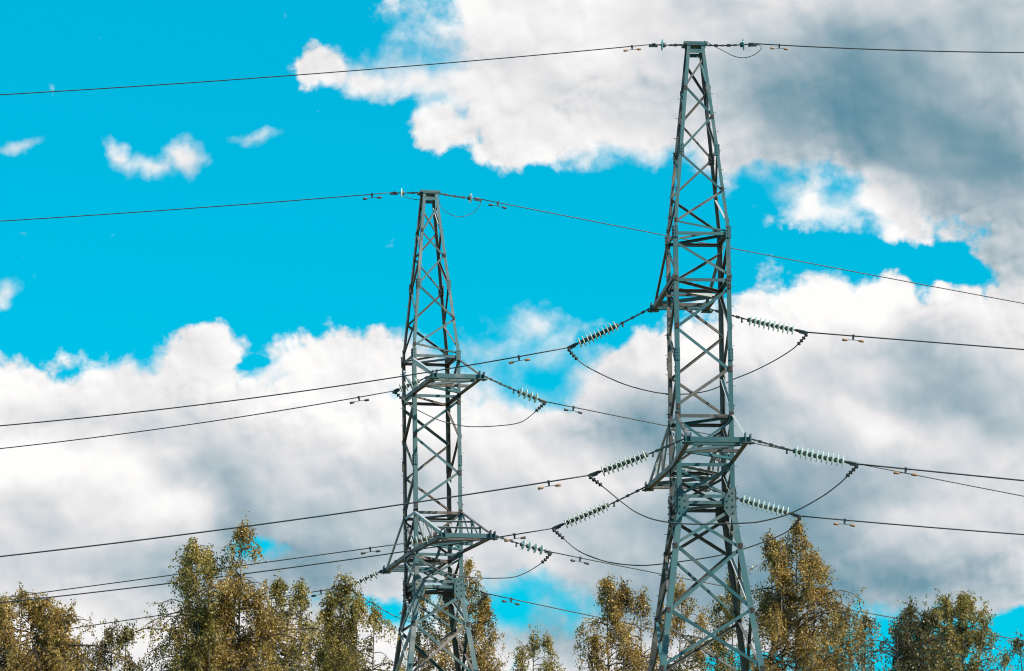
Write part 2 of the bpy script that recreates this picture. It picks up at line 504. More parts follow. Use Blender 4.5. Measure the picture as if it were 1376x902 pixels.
def make_pylon(mat):
    root = link('power_pylon', None)
    # legs
    for sx, sy in ((-1, -1), (1, -1), (1, 1), (-1, 1)):
        m = MB()
        for z0, z1, w in ((.25, Z_WAIST - .002, .128), (Z_WAIST, Z_MAST - .002, .102), (Z_MAST, Z_TOP, .074)):
            a = (sx * half(z0 + 1e-6), sy * half(z0 + 1e-6), z0)
            b = (sx * half(z1 - 1e-6), sy * half(z1 - 1e-6), z1)
            m.angle(a, b, w, (-sx, 0, 0), (0, -sy, 0), .012)
        # splice plates with bolt heads
        for zs in (Z_MAST, 22.6, Z_WAIST, 17.9, 10.2):
            h = half(zs)
            m.box((sx * (h - .055), sy * (h + .010), zs), (.05, 0, 0), (0, .006, 0), (0, 0, .14))
            m.box((sx * (h + .010), sy * (h - .055), zs), (.006, 0, 0), (0, .05, 0), (0, 0, .14))
            for k in range(4):
                zz = zs - .11 + .073 * k
                m.box((sx * (h - .055), sy * (h + .022), zz), (.013, 0, 0), (0, .007, 0), (0, 0, .013))
                m.box((sx * (h + .022), sy * (h - .055), zz), (.007, 0, 0), (0, .013, 0), (0, 0, .013))
        leg = m.build('leg', mat, root)
        if (sx, sy) in ((-1, 1), (1, -1)):
            z = 10.9
            while z < 24:
                h = half(z)
                m = MB()
                m.tube([(sx * (h - .02), sy * (h - .06), z), (sx * (h + .065), sy * (h - .06), z)], .007, 5)
                m.build('climbing_peg', mat, leg)
                z += .45
        for face in FACES:
            t, n = face
            if n[0] * sx + n[1] * sy < 0:
                continue
            s = 1 if t[0] * sx + t[1] * sy > 0 else -1
            for zj, sj in zz_peak[1:] + zz_mast + [(13.6, 0), (12.16, 0), (10.87, 0), (Z_TIE, 0), (Z_UP, 0)]:
                if sj and sj != s:
                    continue
                h = half(zj)
                w_ = .034 if zj > Z_MAST else .044
                c = t * s * (h - w_ - .004) + n * (h + .0055)
                m = MB()
                m.box((c[0], c[1], zj), t * w_, n * .004, (0, 0, w_ * 1.5))
                for q in (-1, 1):
                    m.box((c[0] + n[0] * .008, c[1] + n[1] * .008, zj + q * w_ * .8), t * .012, n * .006, (0, 0, .012))
                m.build('joint_plate', M_RUST, leg)
        # gusset plates at the waist, one on each face of the leg
        m = MB()
        for tx, off in ((1, .016), (0, .016)):
            t = np.array([-sx, 0, 0.]) if tx else np.array([0, -sy, 0.])
            n = np.array([0, sy, 0.]) if tx else np.array([sx, 0, 0.])
            c = np.array([sx * HALF, sy * HALF, 0])
            pts = [(.0, .42), (.13, .36), (.24, .18), (.25, -.08), (.14, -.24), (.0, -.26)]
            v = [c + t * u + n * off + np.array([0, 0, Z_WAIST + w]) for u, w in pts]
            v += [p_ + n * .012 for p_ in v]
            k = len(pts)
            m.add(v, [tuple(range(k)), tuple(range(k, 2 * k))[::-1]] + [(i, (i + 1) % k, k + (i + 1) % k, k + i) for i in range(k)])
            for u, w in ((.05, .3), (.05, .15), (.05, 0), (.05, -.15), (.17, .12), (.17, -.02), (.12, .24)):
                m.box(c + t * u + n * (off + .02) + np.array([0, 0, Z_WAIST + w]), (.015, 0, 0), (0, .015, 0), (0, 0, .015))
        m.build('gusset_plate', mat, leg)
        m = MB()
        h = half(.2)
        m.box((sx * h, sy * h, .1), (.45, 0, 0), (0, .45, 0), (0, 0, .25))
        m.box((sx * h, sy * h, .38), (.28, 0, 0), (0, .28, 0), (0, 0, .03))
        m.build('footing', M_CONC, leg)

    def brace(name, face, s0, z0, s1, z1, w):
        t, n = face
        ins = .016 + rnd.uniform(0, .012)
        m = MB()
        m.angle(fp(face, s0, z0, ins), fp(face, s1, z1, ins), w, (0, 0, -1) if rnd.random() < .7 else (0, 0, 1), -n, .008)
        m.build(name, mat, root)

    for fi, face in enumerate(FACES):
        for (z0, s0), (z1, s1) in zip(zz_peak[:-1], zz_peak[1:]):
            brace('peak_brace', face, s0, z0, s1, z1, .05)
        brace('peak_brace', face, -1, 20.95, 1, 20.72, .045) if fi % 2 == 0 else None
        brace('mast_brace', face, -1, Z_MAST - .2, 1, Z_UP + .12, .06)
        for (z0, s0), (z1, s1) in zip(zz_mast[:-1], zz_mast[1:]):
            brace('mast_brace', face, s0, z0, s1, z1, .066)
        for s in (-1, 1):
            brace('mast_brace', face, s, Z_TIE - .1, -s, Z_LOW + .12, .055)
            brace('mast_brace', face, s, Z_LOW - .12, -s, Z_WAIST + .2, .055)
        zb = [14.42, 13.6, 12.16, 10.87, 9.3, 7.3, 4.6, .9]
        for z0, z1 in zip(zb[:-1], zb[1:]):
            for s in (-1, 1):
                brace('base_brace', face, s, z0, -s, z1, .068)
        t, n = face
        for zr in (Z_MAST, Z_UP, Z_TIE, Z_LOW - .02, Z_LOW - .72, Z_WAIST + .12):
            h = half(zr)
            m = MB()
            o_ = .018 + .004 * (fi % 2)
            q0 = t * -(h - .02) + n * (h - o_); q1 = t * (h - .02) + n * (h - o_)
            m.angle((q0[0], q0[1], zr), (q1[0], q1[1], zr), .075, (0, 0, -1), -n, .009)
            m.build('ring_strut', mat, root)
    # plan diagonals of the rings
    for k, zr in enumerate((Z_MAST - .03, Z_UP - .03, Z_TIE - .03, Z_LOW - .06, Z_WAIST + .09)):
        m = MB()
        h = HALF - .05
        s = 1 if k % 2 else -1
        m.angle((-h, -h * s, zr), (h, h * s, zr), .06, (0, 0, -1), (s * .7, -.7, 0), .008)
        m.build('plan_brace', mat, root)
    # peak cap carrying the earth wire
    m = MB()
    m.box((0, -.165, Z_TOP + .035), (.27, 0, 0), (0, .05, 0), (0, 0, .028))
    m.box((0, .165, Z_TOP + .035), (.27, 0, 0), (0, .05, 0), (0, 0, .028))
    m.box((0, 0, Z_TOP - .01), (.2, 0, 0), (0, .21, 0), (0, 0, .012))
    for s in (-1, 1):
        m.box((s * .2, 0, Z_TOP + .03), (.03, 0, 0), (0, .112, 0), (0, 0, .03))
        m.box((s * .27, 0, Z_TOP + .03), (.035, 0, 0), (0, .03, 0), (0, 0, .014))
    for s in (-1, 1):
        m.box((0, s * .2, Z_TOP - .16), (.17, 0, 0), (0, .006, 0), (0, 0, .045))
    m.build('peak_cap', mat, root)

    def crossarm(side, z, L, ztie, truss, y_in, xo=0.0, TIP_H=TIP_H):
        """side -1 towards the viewer's side of the mast, +1 away"""
        arm = MB()
        for s in (-1, 1):
            x0, x1 = s * (HALF + .018), s * TIP_H + xo
            arm.angle((x0, side * y_in, z), (x1, side * L, z), .10, (0, 0, 1), (-s, 0, 0), .011)
        a = arm.build('crossarm', mat, root)
        for yy, w, dz in ((L - .0, .11, .003), (L - .42, .085, .006)):
            m = MB()
            m.angle((xo - TIP_H - (.05 if dz < .005 else -.03), side * yy, z + dz), (xo + TIP_H + (.05 if dz < .005 else -.03), side * yy, z + dz), w, (0, 0, 1), (0, -side, 0), .012)
            if dz < .005:      # lugs that hold the insulator strings
                for s in (-1, 1):
                    m.box((xo + s * (TIP_H + .02), side * (yy + .01), z + .06), (.012, 0, 0), (0, .09, 0), (0, 0, .11))
                    m.box((xo + s * (TIP_H - .09), side * (yy + .02), z + .10), (.012, 0, 0), (0, .07, 0), (0, 0, .10))
                    m.box((xo + s * (TIP_H - .03), side * (yy + .02), z - .02), (.13, 0, 0), (0, .11, 0), (0, 0, .008))
            m.build('tip_beam', mat, a)
        # plan bracing in the arm
        ys = np.linspace(HALF + .05, L - .5, 3)
        for k in range(2):
            m = MB()
            s = (-1 if k % 2 else 1) * side
            x0 = HALF - .02
            m.angle((-s * x0, side * ys[k], z + .022), (s * x0, side * ys[k + 1], z + .022), .075, (0, 0, 1), (0, side, 0), .009)
            m.build('plan_brace', mat, a)
        m = MB()
        m.angle((-HALF, side * ys[1], z + .04), (HALF, side * ys[1], z + .04), .07, (0, 0, 1), (0, -side, 0), .009)
        m.build('plan_brace', mat, a)
        # sloping ties from the mast down to the tip
        for s in (-1, 1):
            p0 = np.array([s * (HALF + .014), side * (HALF - .03), ztie])
            p1 = np.array([xo + s * (TIP_H - .03), side * (L - .05), z + .13])
            m = MB()
            m.angle(p0, p1, .062, (-s, 0, 0), (0, 0, -1), .008)
            m.build('tie_strut', mat, a)
            if truss:
                for k, fr in enumerate((.33, .62)):
                    q = p0 + (p1 - p0) * fr
                    m = MB()
                    m.angle((q[0], q[1], z + .1), (q[0], q[1], q[2] - .01), .045, (0, side, 0), (-s, 0, 0), .007)
                    m.build('truss_post', mat, a)
                    q2 = p0 + (p1 - p0) * (fr - .29)
                    m = MB()
                    m.angle((q[0] - s * .012, q[1], z + .1), (q2[0] - s * .012, q2[1], q2[2] - .05), .04, (0, side, 0), (-s, 0, 0), .007)
                    m.build('truss_post', mat, a)
                    m = MB()
                    if s > 0:
                        m.angle((-q[0] + 2 * xo * fr, q[1], q[2] - .06), (q[0], q[1], q[2] - .06), .045, (0, side, 0), (0, 0, -1), .007)
                        m.build('truss_post', mat, a)
        return a
    crossarm(-1, Z_LOW, ARM_LOW, Z_TIE, False, .004, XO_LOW)
    crossarm(1, Z_LOW, ARM_LOW, Z_TIE, True, .004, XO_LOW)
    crossarm(1, Z_UP, ARM_UP, Z_MAST - .1, False, -HALF, 0.0, .655)
    return root

FRONT = make_pylon(M_PYLON)
FRONT.location = (4.31, 84.7, 0)
FRONT.rotation_euler = (0, R(-.4), R(5.5))
tag(FRONT, 'taller and nearer teal grey lattice power pylon right of centre', 'pylon', 'lattice pylons')
BACK = copy_tree(FRONT)
BACK.location = (-1.795, 99.7, 0.12)
BACK.rotation_euler = (0, R(-.93), R(194.5))
BACK.rotation_mode = 'XYZ'
bm_ = Matrix.Translation(Vector(BACK.location)) @ Matrix.Rotation(R(-.93), 4, 'Y') @ Matrix.Rotation(R(194.5), 4, 'Z')
BACK.rotation_euler = bm_.to_euler('XYZ')
fm_ = Matrix.Translation(Vector(FRONT.location)) @ Matrix.Rotation(R(-.4), 4, 'Y') @ Matrix.Rotation(R(5.5), 4, 'Z')
FRONT.rotation_euler = fm_.to_euler('XYZ')
BACK['label'] = 'shorter and farther grey lattice power pylon left of centre with rusty base'
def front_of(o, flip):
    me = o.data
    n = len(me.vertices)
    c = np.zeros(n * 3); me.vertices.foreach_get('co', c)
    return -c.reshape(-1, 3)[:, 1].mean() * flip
def choose(o, flip, teal, brown):  # mostly teal on members toward the viewer, brown on those behind
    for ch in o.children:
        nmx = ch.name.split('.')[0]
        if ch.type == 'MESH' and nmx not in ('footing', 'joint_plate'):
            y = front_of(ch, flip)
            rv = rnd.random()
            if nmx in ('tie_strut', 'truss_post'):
                mt = M_SUNLIT if rv < .75 else brown
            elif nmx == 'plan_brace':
                mt = M_SUNLIT if rv < .3 else teal if rv < .6 else brown
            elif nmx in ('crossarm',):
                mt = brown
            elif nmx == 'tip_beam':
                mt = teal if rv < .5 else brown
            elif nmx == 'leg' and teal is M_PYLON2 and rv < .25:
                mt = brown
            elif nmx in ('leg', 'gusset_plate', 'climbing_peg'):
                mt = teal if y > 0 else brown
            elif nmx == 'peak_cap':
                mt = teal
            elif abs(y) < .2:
                mt = M_SUNLIT if rv < .25 else brown if rv < .8 else teal
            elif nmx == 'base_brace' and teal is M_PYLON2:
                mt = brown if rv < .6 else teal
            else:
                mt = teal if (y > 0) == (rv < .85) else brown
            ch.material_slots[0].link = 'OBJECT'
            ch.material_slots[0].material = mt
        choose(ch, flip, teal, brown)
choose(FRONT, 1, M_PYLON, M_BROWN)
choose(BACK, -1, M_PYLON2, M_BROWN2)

def tip(which, side, end, zc, L):
    """world point where a string hangs; end -1 = left, +1 = right as seen in the photo; side -1 = nearer the viewer"""
    flip = -1 if which is BACK else 1
    M = bm_ if which is BACK else fm_
    xo, th = (XO_LOW, TIP_H) if zc == Z_LOW else (0.0, .655)
    return np.array(M @ Vector((flip * end * (th + .03) + xo, flip * side * (L + .06), zc + .06)))

def cap(which, end):
    flip = -1 if which is BACK else 1
    M = bm_ if which is BACK else fm_
    return np.array(M @ Vector((flip * end * .31, 0, Z_TOP + .03)))

# ------------------------------------------------------------------ strings, wires, jumpers, dampers
def shared_disc():
    m = MB()
    m.lathe([(-.075, .0), (-.075, .042), (-.03, .052), (.0, .055), (.005, .128), (.016, .130), (.028, .122), (.020, .10), (.036, .092), (.022, .075), (.04, .06), (.022, .045), (.03, .022), (.07, .018), (.07, 0)], 22)
    return m
def disc_meshes():
    gl, ca = MB(), MB()
    gl.lathe([(-.012, .05), (-.006, .085), (.002, .118), (.009, .130), (.019, .130), (.022, .118), (.014, .106), (.028, .098), (.014, .086), (.030, .076), (.014, .064), (.026, .052), (.01, .04)], 24)
    ca.lathe([(-.068, .0), (-.068, .034), (-.056, .050), (-.008, .055), (.010, .042), (.010, .0)], 16)
    ca.lathe([(.010, .018), (.075, .018)], 8)
    return gl, ca
gl_mb, ca_mb = disc_meshes()
G_MESH = {k: gl_mb.mesh('glass_disc', m, True) for k, m in (('clear', M_GLASS), ('unlit', M_GLASS2), ('teal', M_GLASS3))}
C_MESH = ca_mb.mesh('disc_cap', simple('galvanised cap', (.075, .10, .095), .5, .3), True)

def vplane(A, d, px, py):
    """where the ray through a photo point meets the upright plane through A along d"""
    v = ray(px, py)
    n = np.array([-d[1], d[0], 0])
    return EYE + v * (((A - EYE) @ n) / (v @ n))

def axis_matrix(p, x):
    x = x / np.linalg.norm(x)
    y = np.cross((0, 0, 1), x); y /= np.linalg.norm(y)
    z = np.cross(x, y)
    return Matrix(((x[0], y[0], z[0], p[0]), (x[1], y[1], z[1], p[1]), (x[2], y[2], z[2], p[2]), (0, 0, 0, 1)))

def string(A, B, n, link_f, glass, label, group, scale=1.0, horn=True):
    """insulator string from the arm at A to the dead-end clamp at B"""
    root = link('insulator_string', None)
    root.location = A
    tag(root, label, 'insulator', group)
    A0 = np.array(A)
    D = B - A
    Ls = np.linalg.norm(D)
    drop = np.array([0, 0, -.018 * Ls])
    def P(t):
        return A + D * t + drop * 4 * t * (1 - t) - A0
    def T(t):
        return P(t + .01) - P(t - .01)
    tl, te = link_f, .865
    m = MB()
    ts = np.linspace(0, tl, 9)
    m.tube([P(t) for t in ts], .016, 6)
    for i, t in enumerate(np.linspace(.03, tl - .02, max(3, int(tl * Ls / .11)))):
        M_ = axis_matrix(P(t), T(t))
        ax, ay, az = [np.array(M_.col[k][:3]) for k in range(3)]
        if i % 2:
            m.box(P(t), ax * .045, ay * .012, az * .030)
        else:
            m.box(P(t), ax * .04, ay * .030, az * .014)
    m.build('link_chain', M_IRON, root)
    if horn:
        m = MB()
        q = P(tl - .03)
        m.tube([q, q + (0, 0, -.05), q + (0, 0, -.105)], [.018, .02, .026], 7)
        m.build('arcing_horn', M_IRON, root)
    for i in range(n):
        t = tl + .03 + (te - tl - .03) * (i + .5) / n
        M_ = axis_matrix(P(t), T(t)) @ Matrix.Scale(scale, 4)
        c = link('disc_cap', C_MESH, root)
        c.matrix_local = M_
        gobj = link('glass_disc', G_MESH[glass], c)
    m = MB()
    m.tube([P(t) for t in np.linspace(tl, te + .02, 12)], .013, 6)
    m.tube([P(te), P(te + .02), P(te + .06), P(.965), P(1.0)], [.02, .034, .034, .030, .017], 8)
    M_ = axis_matrix(P(.95), T(.95))
    ay, az = [np.array(M_.col[k][:3]) for k in (1, 2)]
    m.box(P(.95) - az * .03, D / Ls * .10, ay * .02, az * .03)
    m.build('dead_end_clamp', M_IRON, root)
    return root

def wire(A, d, B, pts, rad, label, group, extra, mat=M_WIRE):
    """conductor leaving B in the upright plane along d, through photo points; returns a point function"""
    d = np.array([d[0], d[1], 0.0]); d /= np.linalg.norm(d)
    Q = [B] + [vplane(B, d, *p_) for p_ in pts]
    us = np.array([(q - B) @ d for q in Q]); zs = np.array([q[2] for q in Q])
    a = np.linalg.lstsq(np.stack([us[1:], us[1:] ** 2], 1), zs[1:] - B[2], rcond=None)[0]
    if a[1] < 0:            # a hanging wire only ever curves upward
        a = np.array([(zs[1:] - B[2]) @ us[1:] / (us[1:] @ us[1:]), 0.0])
    f = lambda u: np.array([B[0] + d[0] * u, B[1] + d[1] * u, B[2] + a[0] * u + a[1] * u * u])
    ue = us.max() + extra
    m = MB()
    m.tube([f(u) - B for u in np.linspace(0, ue, 60)], rad, 6)
    o = m.build('power_cable', mat, None, True)
    o.location = B
    tag(o, label, 'cable', group)
    return f, ue

def find_u(f, ue, px):
    us = np.linspace(0, ue, 3000)
    xs = np.array([project(f(u))[0] for u in us])
    return us[np.argmin(abs(xs - px))]

DAMP = {}
def damper(f, u, wmat, s, label, group):
    """Stockbridge damper clamped under a wire"""
    if wmat.name not in DAMP:
        c, b, w1, w2 = MB(), MB(), MB(), MB()
        c.box((0, 0, -.005), (.026, 0, 0), (0, .02, 0), (0, 0, .035))
        c.box((0, 0, -.065), (.02, 0, 0), (0, .014, 0), (0, 0, .028))
        b.tube([(x, 0, -.095 - .25 * x * x) for x in np.linspace(-.2, .2, 9)], .007, 6)
        for wm, sg in ((w1, -1), (w2, 1)):
            q = [(sg * x, 0, -.107) for x in (.125, .14, .20, .245, .25)]
            wm.tube(q, [.016, .027, .031, .031, .02], 10)
        DAMP[wmat.name] = (c.mesh('clamp', M_IRON), b.mesh('messenger_strand', M_IRON), w1.mesh('weight', wmat, True), w2.mesh('weight', wmat, True))
    p_ = f(u)
    dv = f(u + .1) - f(u - .1)
    root = link('vibration_damper', None)
    root.matrix_local = axis_matrix(p_, dv) @ Matrix.Scale(s, 4)
    tag(root, label, 'damper', group)
    for nm, me in zip(('clamp', 'messenger_strand', 'weight', 'weight'), DAMP[wmat.name]):
        link(nm, me, root)

def catmull(P, n=8):
    P = [2 * P[0] - P[1]] + list(P) + [2 * P[-1] - P[-2]]
    out = []
    for i in range(1, len(P) - 2):
        a, b, c, d = P[i - 1:i + 3]
        for k in range(n):
            t = k / n
            out.append(.5 * (2 * b + (c - a) * t + (2 * a - 5 * b + 4 * c - d) * t * t + (3 * b - a - 3 * c + d) * t ** 3))
    out.append(P[-2])
    return np.array(out)

def jumper(B1, B2, pts, rad, label, group, sleeves=True, ds=(1, 1)):
    """slack loop of conductor from one clamp to the other, hanging under the arm"""
    x1, x2 = project(B1)[0], project(B2)[0]
    def Y(px):
        t = min(1, max(0, (px - x1) / (x2 - x1)))
        return B1[1] + (B2[1] - B1[1]) * t
    P = [at(px, py, Y(px)) for px, py in pts]
    C = catmull(P)
    root = link('jumper_cable', None)
    root.location = C[0]
    tag(root, label, 'cable', group)
    m = MB()
    m.tube(C - C[0], rad, 6)
    m.build('strand', M_WIRE, root)
    if sleeves:
        for seq, on in ((C, ds[0]), (C[::-1], ds[1])):
            if not on:
                continue
            seg = np.linalg.norm(np.diff(seq, axis=0), axis=1)
            cum = np.concatenate([[0], np.cumsum(seg)])
            def pt(s):
                return np.array([np.interp(s, cum, seq[:, k]) for k in range(3)])
            m = MB()
            for k in range(4):
                s0 = .03 + k * .085
                q = [pt(s0 + e) - C[0] for e in (0, .008, .044, .052)]
                m.tube(q, [rad, .047, .047, rad], 9)
            m.tube([pt(s) - C[0] for s in np.linspace(.0, .36, 8)], rad * 1.35, 7)
            m.build('ribbed_sleeve', M_SLEEVE, root)

GS, GW, GD, GJ = 'glass insulator strings on the pylons', 'wires strung from the pylons', 'vibration dampers under the wires', 'slack jumper loops under the crossarms'
T_FL, T_FR = (-1, .08), (1, -.06)          # directions of the near line
T_BL, T_BR = (-1, .0), (1, .35)            # directions of the far line

def run(A, d, Bpx, n, lf, glass, wpts, rad, dpx, names, scale=1.0, extra=25, wm=M_WEIGHT, dsz=1.0, horn=True):
    dd = np.array([d[0], d[1], 0.0]); dd /= np.linalg.norm(dd)
    B = vplane(A, dd, *Bpx)
    string(A, B, n, lf, glass, names[0], GS, scale, horn)
    f, ue = wire(A, dd, B, wpts, rad, names[1], GW, extra)
    if dpx:
        damper(f, find_u(f, ue, dpx), wm, dsz, names[2], GD)
    return B

def nm(p, which, sd):
    """labels for a string, its wire and its damper"""
    return {0: 'glass insulator string %s', 1: 'thin dark wire %s', 2: 'dumbbell damper %s'}

PN, PF = 'right-hand pylon', 'left-hand pylon'
# near (right-hand) pylon
bg_l = run(cap(FRONT, -1), T_FL, (876, 59.8), 1, .36, 'teal', [(640, 80.5), (460, 97), (0, 127.4)], .012, 849,
    ('single teal glass insulator left of the peak of the right-hand pylon', 'topmost thin wire running left from the right-hand pylon peak',
     'small damper on the topmost wire left of the right-hand pylon peak'), 1.05, horn=False, dsz=.8)
bg_r = run(cap(FRONT, 1), T_FR, (1014, 58.8), 1, .60, 'teal', [(1077, 62.3), (1376, 70.8)], .014, 1047,
    ('single teal glass insulator right of the peak of the right-hand pylon', 'thin earth wire from the right-hand pylon peak running right to the photo edge',
     'small damper on the topmost wire right of the right-hand pylon peak'), 1.05, horn=False, dsz=.8)
bu_l = run(tip(FRONT, 1, -1, Z_UP, ARM_UP), T_FL, (762, 467.5), 10, .36, 'unlit', [(680, 484), (540, 505.5), (266, 544), (0, 572.5)], 0.0150, 697,
    ('ten-disc string sloping left from the upper arm of the right-hand pylon', 'dark wire running left from the upper arm of the right-hand pylon',
     'rusty damper on the wire left of the upper arm of the right-hand pylon'))
bu_r = run(tip(FRONT, 1, 1, Z_UP, ARM_UP), T_FR, (1086, 446.8), 10, .36, 'clear', [(1200, 455.5), (1376, 470)], 0.0167, 1147,
    ('white string of ten discs right of the upper arm of the right-hand pylon', 'dark conductor running right from the upper arm of the right-hand pylon',
     'rusty damper on the wire right of the upper arm of the right-hand pylon'))
bn_l = run(tip(FRONT, -1, -1, Z_LOW, ARM_LOW), T_FL, (790, 639), 10, .36, 'unlit', [(680, 656), (540, 678.4), (0, 748)], 0.0167, 737,
    ('ten-disc string sloping left from the near lower arm of the right-hand pylon', 'dark wire running left from the right-hand pylon across the pointed birch tip',
     'rusty damper on the wire left of the near lower arm of the right-hand pylon'))
bn_r = run(tip(FRONT, -1, 1, Z_LOW, ARM_LOW), T_FR, (1155, 624), 10, .36, 'clear', [(1240, 632.5), (1376, 646)], 0.0176, 1217,
    ('white string of ten discs right of the near lower arm of the right-hand pylon', 'dark conductor running right from the near lower arm of the right-hand pylon',
     'rusty damper on the wire right of the near lower arm of the right-hand pylon'))
bf_l = run(tip(FRONT, 1, -1, Z_LOW, ARM_LOW), T_FL, (741, 710.5), 10, .36, 'unlit', [(680, 721), (540, 741.5), (0, 810)], 0.0150, 691,
    ('ten-disc string sloping left from the far lower arm of the right-hand pylon', 'dark wire running left from the far lower arm of the right-hand pylon',
     'rusty damper beside the near crossarm tip of the left-hand pylon'))
bf_r = run(tip(FRONT, 1, 1, Z_LOW, ARM_LOW), T_FR, (1078, 693.8), 10, .33, 'clear', [(1240, 708), (1376, 718.5)], 0.0167, 1135,
    ('white string of ten discs right of the waist gusset of the right-hand pylon', 'dark wire running right from the right-hand pylon just above the golden birch',
     'rusty damper on the lowest wire right of the right-hand pylon'))
jumper(bu_l, bu_r, [(763, 468), (769, 476), (781, 487.5), (800, 499), (835, 515), (865, 524), (893, 529), (925, 529.5), (948, 526), (966, 520), (984, 510.5), (1010, 500), (1040, 485), (1064, 470), (1076, 459), (1085, 448)], .014,
    'slack jumper loop under the upper arm of the right-hand pylon', GJ)
jumper(bn_l, bn_r, [(791, 639.5), (798, 645), (807, 651.5), (820, 662), (836, 675), (856, 689), (882, 699), (919, 704), (960, 704), (1000, 703), (1024, 700.5), (1062, 690), (1102, 669), (1128, 650), (1141, 637), (1153, 625)], .016,
    'slack jumper loop under the near lower arm of the right-hand pylon', GJ)
jumper(bf_l, bf_r, [(742, 711), (748, 715.5), (757, 723.5), (777, 740), (802, 751), (826, 757), (858, 760), (884, 758.5), (920, 754), (964, 747), (1002, 737), (1046, 720.5), (1064, 709.5), (1076, 695)], .015,
    'slack jumper loop under the far lower arm of the right-hand pylon', GJ)
jumper(cap(FRONT, 1), bg_r, [(946, 55), (952, 58), (975, 70), (986, 75.5), (999, 77.8), (1012, 74.5), (1021, 68), (1023.5, 63), (1016, 59)], .009,
    'small wire loop beside the peak of the right-hand pylon', GJ, False)

# far (left-hand) pylon
cg_l = run(cap(BACK, -1), T_BL, (528, 258.8), 1, .36, 'clear', [(500, 261), (460, 264.5), (0, 297.3)], .013, 500,
    ('single clear glass insulator left of the peak of the left-hand pylon', 'thin earth wire running left from the left-hand pylon peak over blue sky',
     'dark damper on the wire left of the left-hand pylon peak'), 1.0, horn=False, wm=M_WEIGHT2)
cg_r = run(cap(BACK, 1), T_BR, (645, 267.5), 1, .60, 'clear', [(840, 306), (1037, 344), (1376, 408)], .013, 669,
    ('single clear glass insulator right of the peak of the left-hand pylon', 'thin wire running right from the left-hand pylon peak',
     'dark damper on the wire right of the left-hand pylon peak'), 1.0, horn=False, wm=M_WEIGHT2)
cu_l = run(tip(BACK, -1, -1, Z_UP, ARM_UP), T_BL, (529, 525.5), 4, .30, 'unlit', [(482, 534), (0, 603)], 0.0141, 482,
    ('short four-disc string crossing the mast at the upper arm of the left-hand pylon', 'dark conductor running left from the upper arm of the left-hand pylon over white cloud',
     'dark damper on the wire left of the upper arm of the left-hand pylon'), wm=M_WEIGHT2, horn=False)
cu_r = run(tip(BACK, -1, 1, Z_UP, ARM_UP), T_BR, (734, 540), 4, .50, 'clear', [(771, 549), (886, 570), (1376, 667)], 0.0141, 771,
    ('clear string of four discs right of the upper arm of the left-hand pylon', 'thin wire running right from the upper arm of the left-hand pylon',
     'dark damper on the wire right of the upper arm of the left-hand pylon'), wm=M_WEIGHT2)
cn_l = run(tip(BACK, -1, -1, Z_LOW, ARM_LOW), T_BL, (545, 730), 4, .30, 'unlit', [(497, 737), (460, 741.5), (0, 804)], 0.0141, 497,
    ('short four-disc string crossing the mast at the left-hand pylon near lower arm', 'dark conductor running left from the near lower arm of the left-hand pylon',
     'dark damper on the wire left of the near lower arm of the left-hand pylon'), wm=M_WEIGHT2, horn=False)
cn_r = run(tip(BACK, -1, 1, Z_LOW, ARM_LOW), T_BR, (741, 742), 4, .40, 'clear', [(780, 750.5), (840, 761.5), (1095, 811), (1376, 861)], 0.0141, 780,
    ('clear string of four discs right of the near lower arm of the left-hand pylon', 'thin wire running right from the near lower arm of the left-hand pylon',
     'dark damper on the wire right of the near lower arm of the left-hand pylon'), wm=M_WEIGHT2)
cf_l = run(tip(BACK, 1, -1, Z_LOW, ARM_LOW), T_BL, (466, 788.5), 5, .12, 'unlit', [(430, 795), (246, 822), (107, 843)], 0.0141, 431,
    ('dark string of five discs left of the far lower arm of the left-hand pylon', 'dark wire running left from the left-hand pylon among the birch tops',
     'dark damper between the birch tops left of the left-hand pylon'), wm=M_WEIGHT2, horn=False)
cf_r = run(tip(BACK, 1, 1, Z_LOW, ARM_LOW), T_BR, (655, 798), 5, .30, 'unlit', [(687, 806), (793, 827), (1376, 945)], 0.0141, 687,
    ('dark string of five discs before birch leaves right of the left-hand pylon', 'thin wire running right from the far lower arm of the left-hand pylon',
     'dark damper on the lowest wire right of the left-hand pylon'), wm=M_WEIGHT2, horn=False)
jumper(cu_l, cu_r, [(530, 526), (537, 533), (548, 543), (561, 551), (591, 565), (622, 572.5), (645, 573.5), (667, 572.5), (690, 570), (703, 566), (714, 558), (723, 550), (733, 541)], .013,
    'slack jumper loop under the upper arm of the left-hand pylon', GJ)
jumper(cn_l, cn_r, [(546, 731), (553, 740), (566, 752), (590, 766), (620, 774.5), (650, 777), (672, 777), (691, 775.5), (706, 770), (720, 762), (732, 753), (740, 743.5)], .013,
    'slack jumper loop under the near lower arm of the left-hand pylon', GJ)
jumper(cf_l, cf_r, [(467, 789), (473, 793.5), (484, 800.5), (507, 815), (535, 830), (565, 838), (595, 836), (625, 824), (643, 811), (654, 799.5)], .013,
    'slack jumper loop under the far lower arm of the left-hand pylon', GJ)
jumper(cap(BACK, 1), cg_r, [(590, 258), (591, 274), (600, 285.5), (617, 291.5), (634, 287), (644, 277), (646, 269)], .009,
    'wire loop right of the peak of the left-hand pylon', GJ, False)
jumper(cg_l, cap(BACK, -1), [(538, 259), (543, 263.5), (552, 267), (566, 268.5), (572, 262)], .009,
    'tiny wire loop left of the peak of the left-hand pylon', GJ, False)

# ------------------------------------------------------------------ birches
LEAF = np.array([(0, 0, 0), (.42, .36, .02), (1, 0, 0), (.42, -.36, .02)])

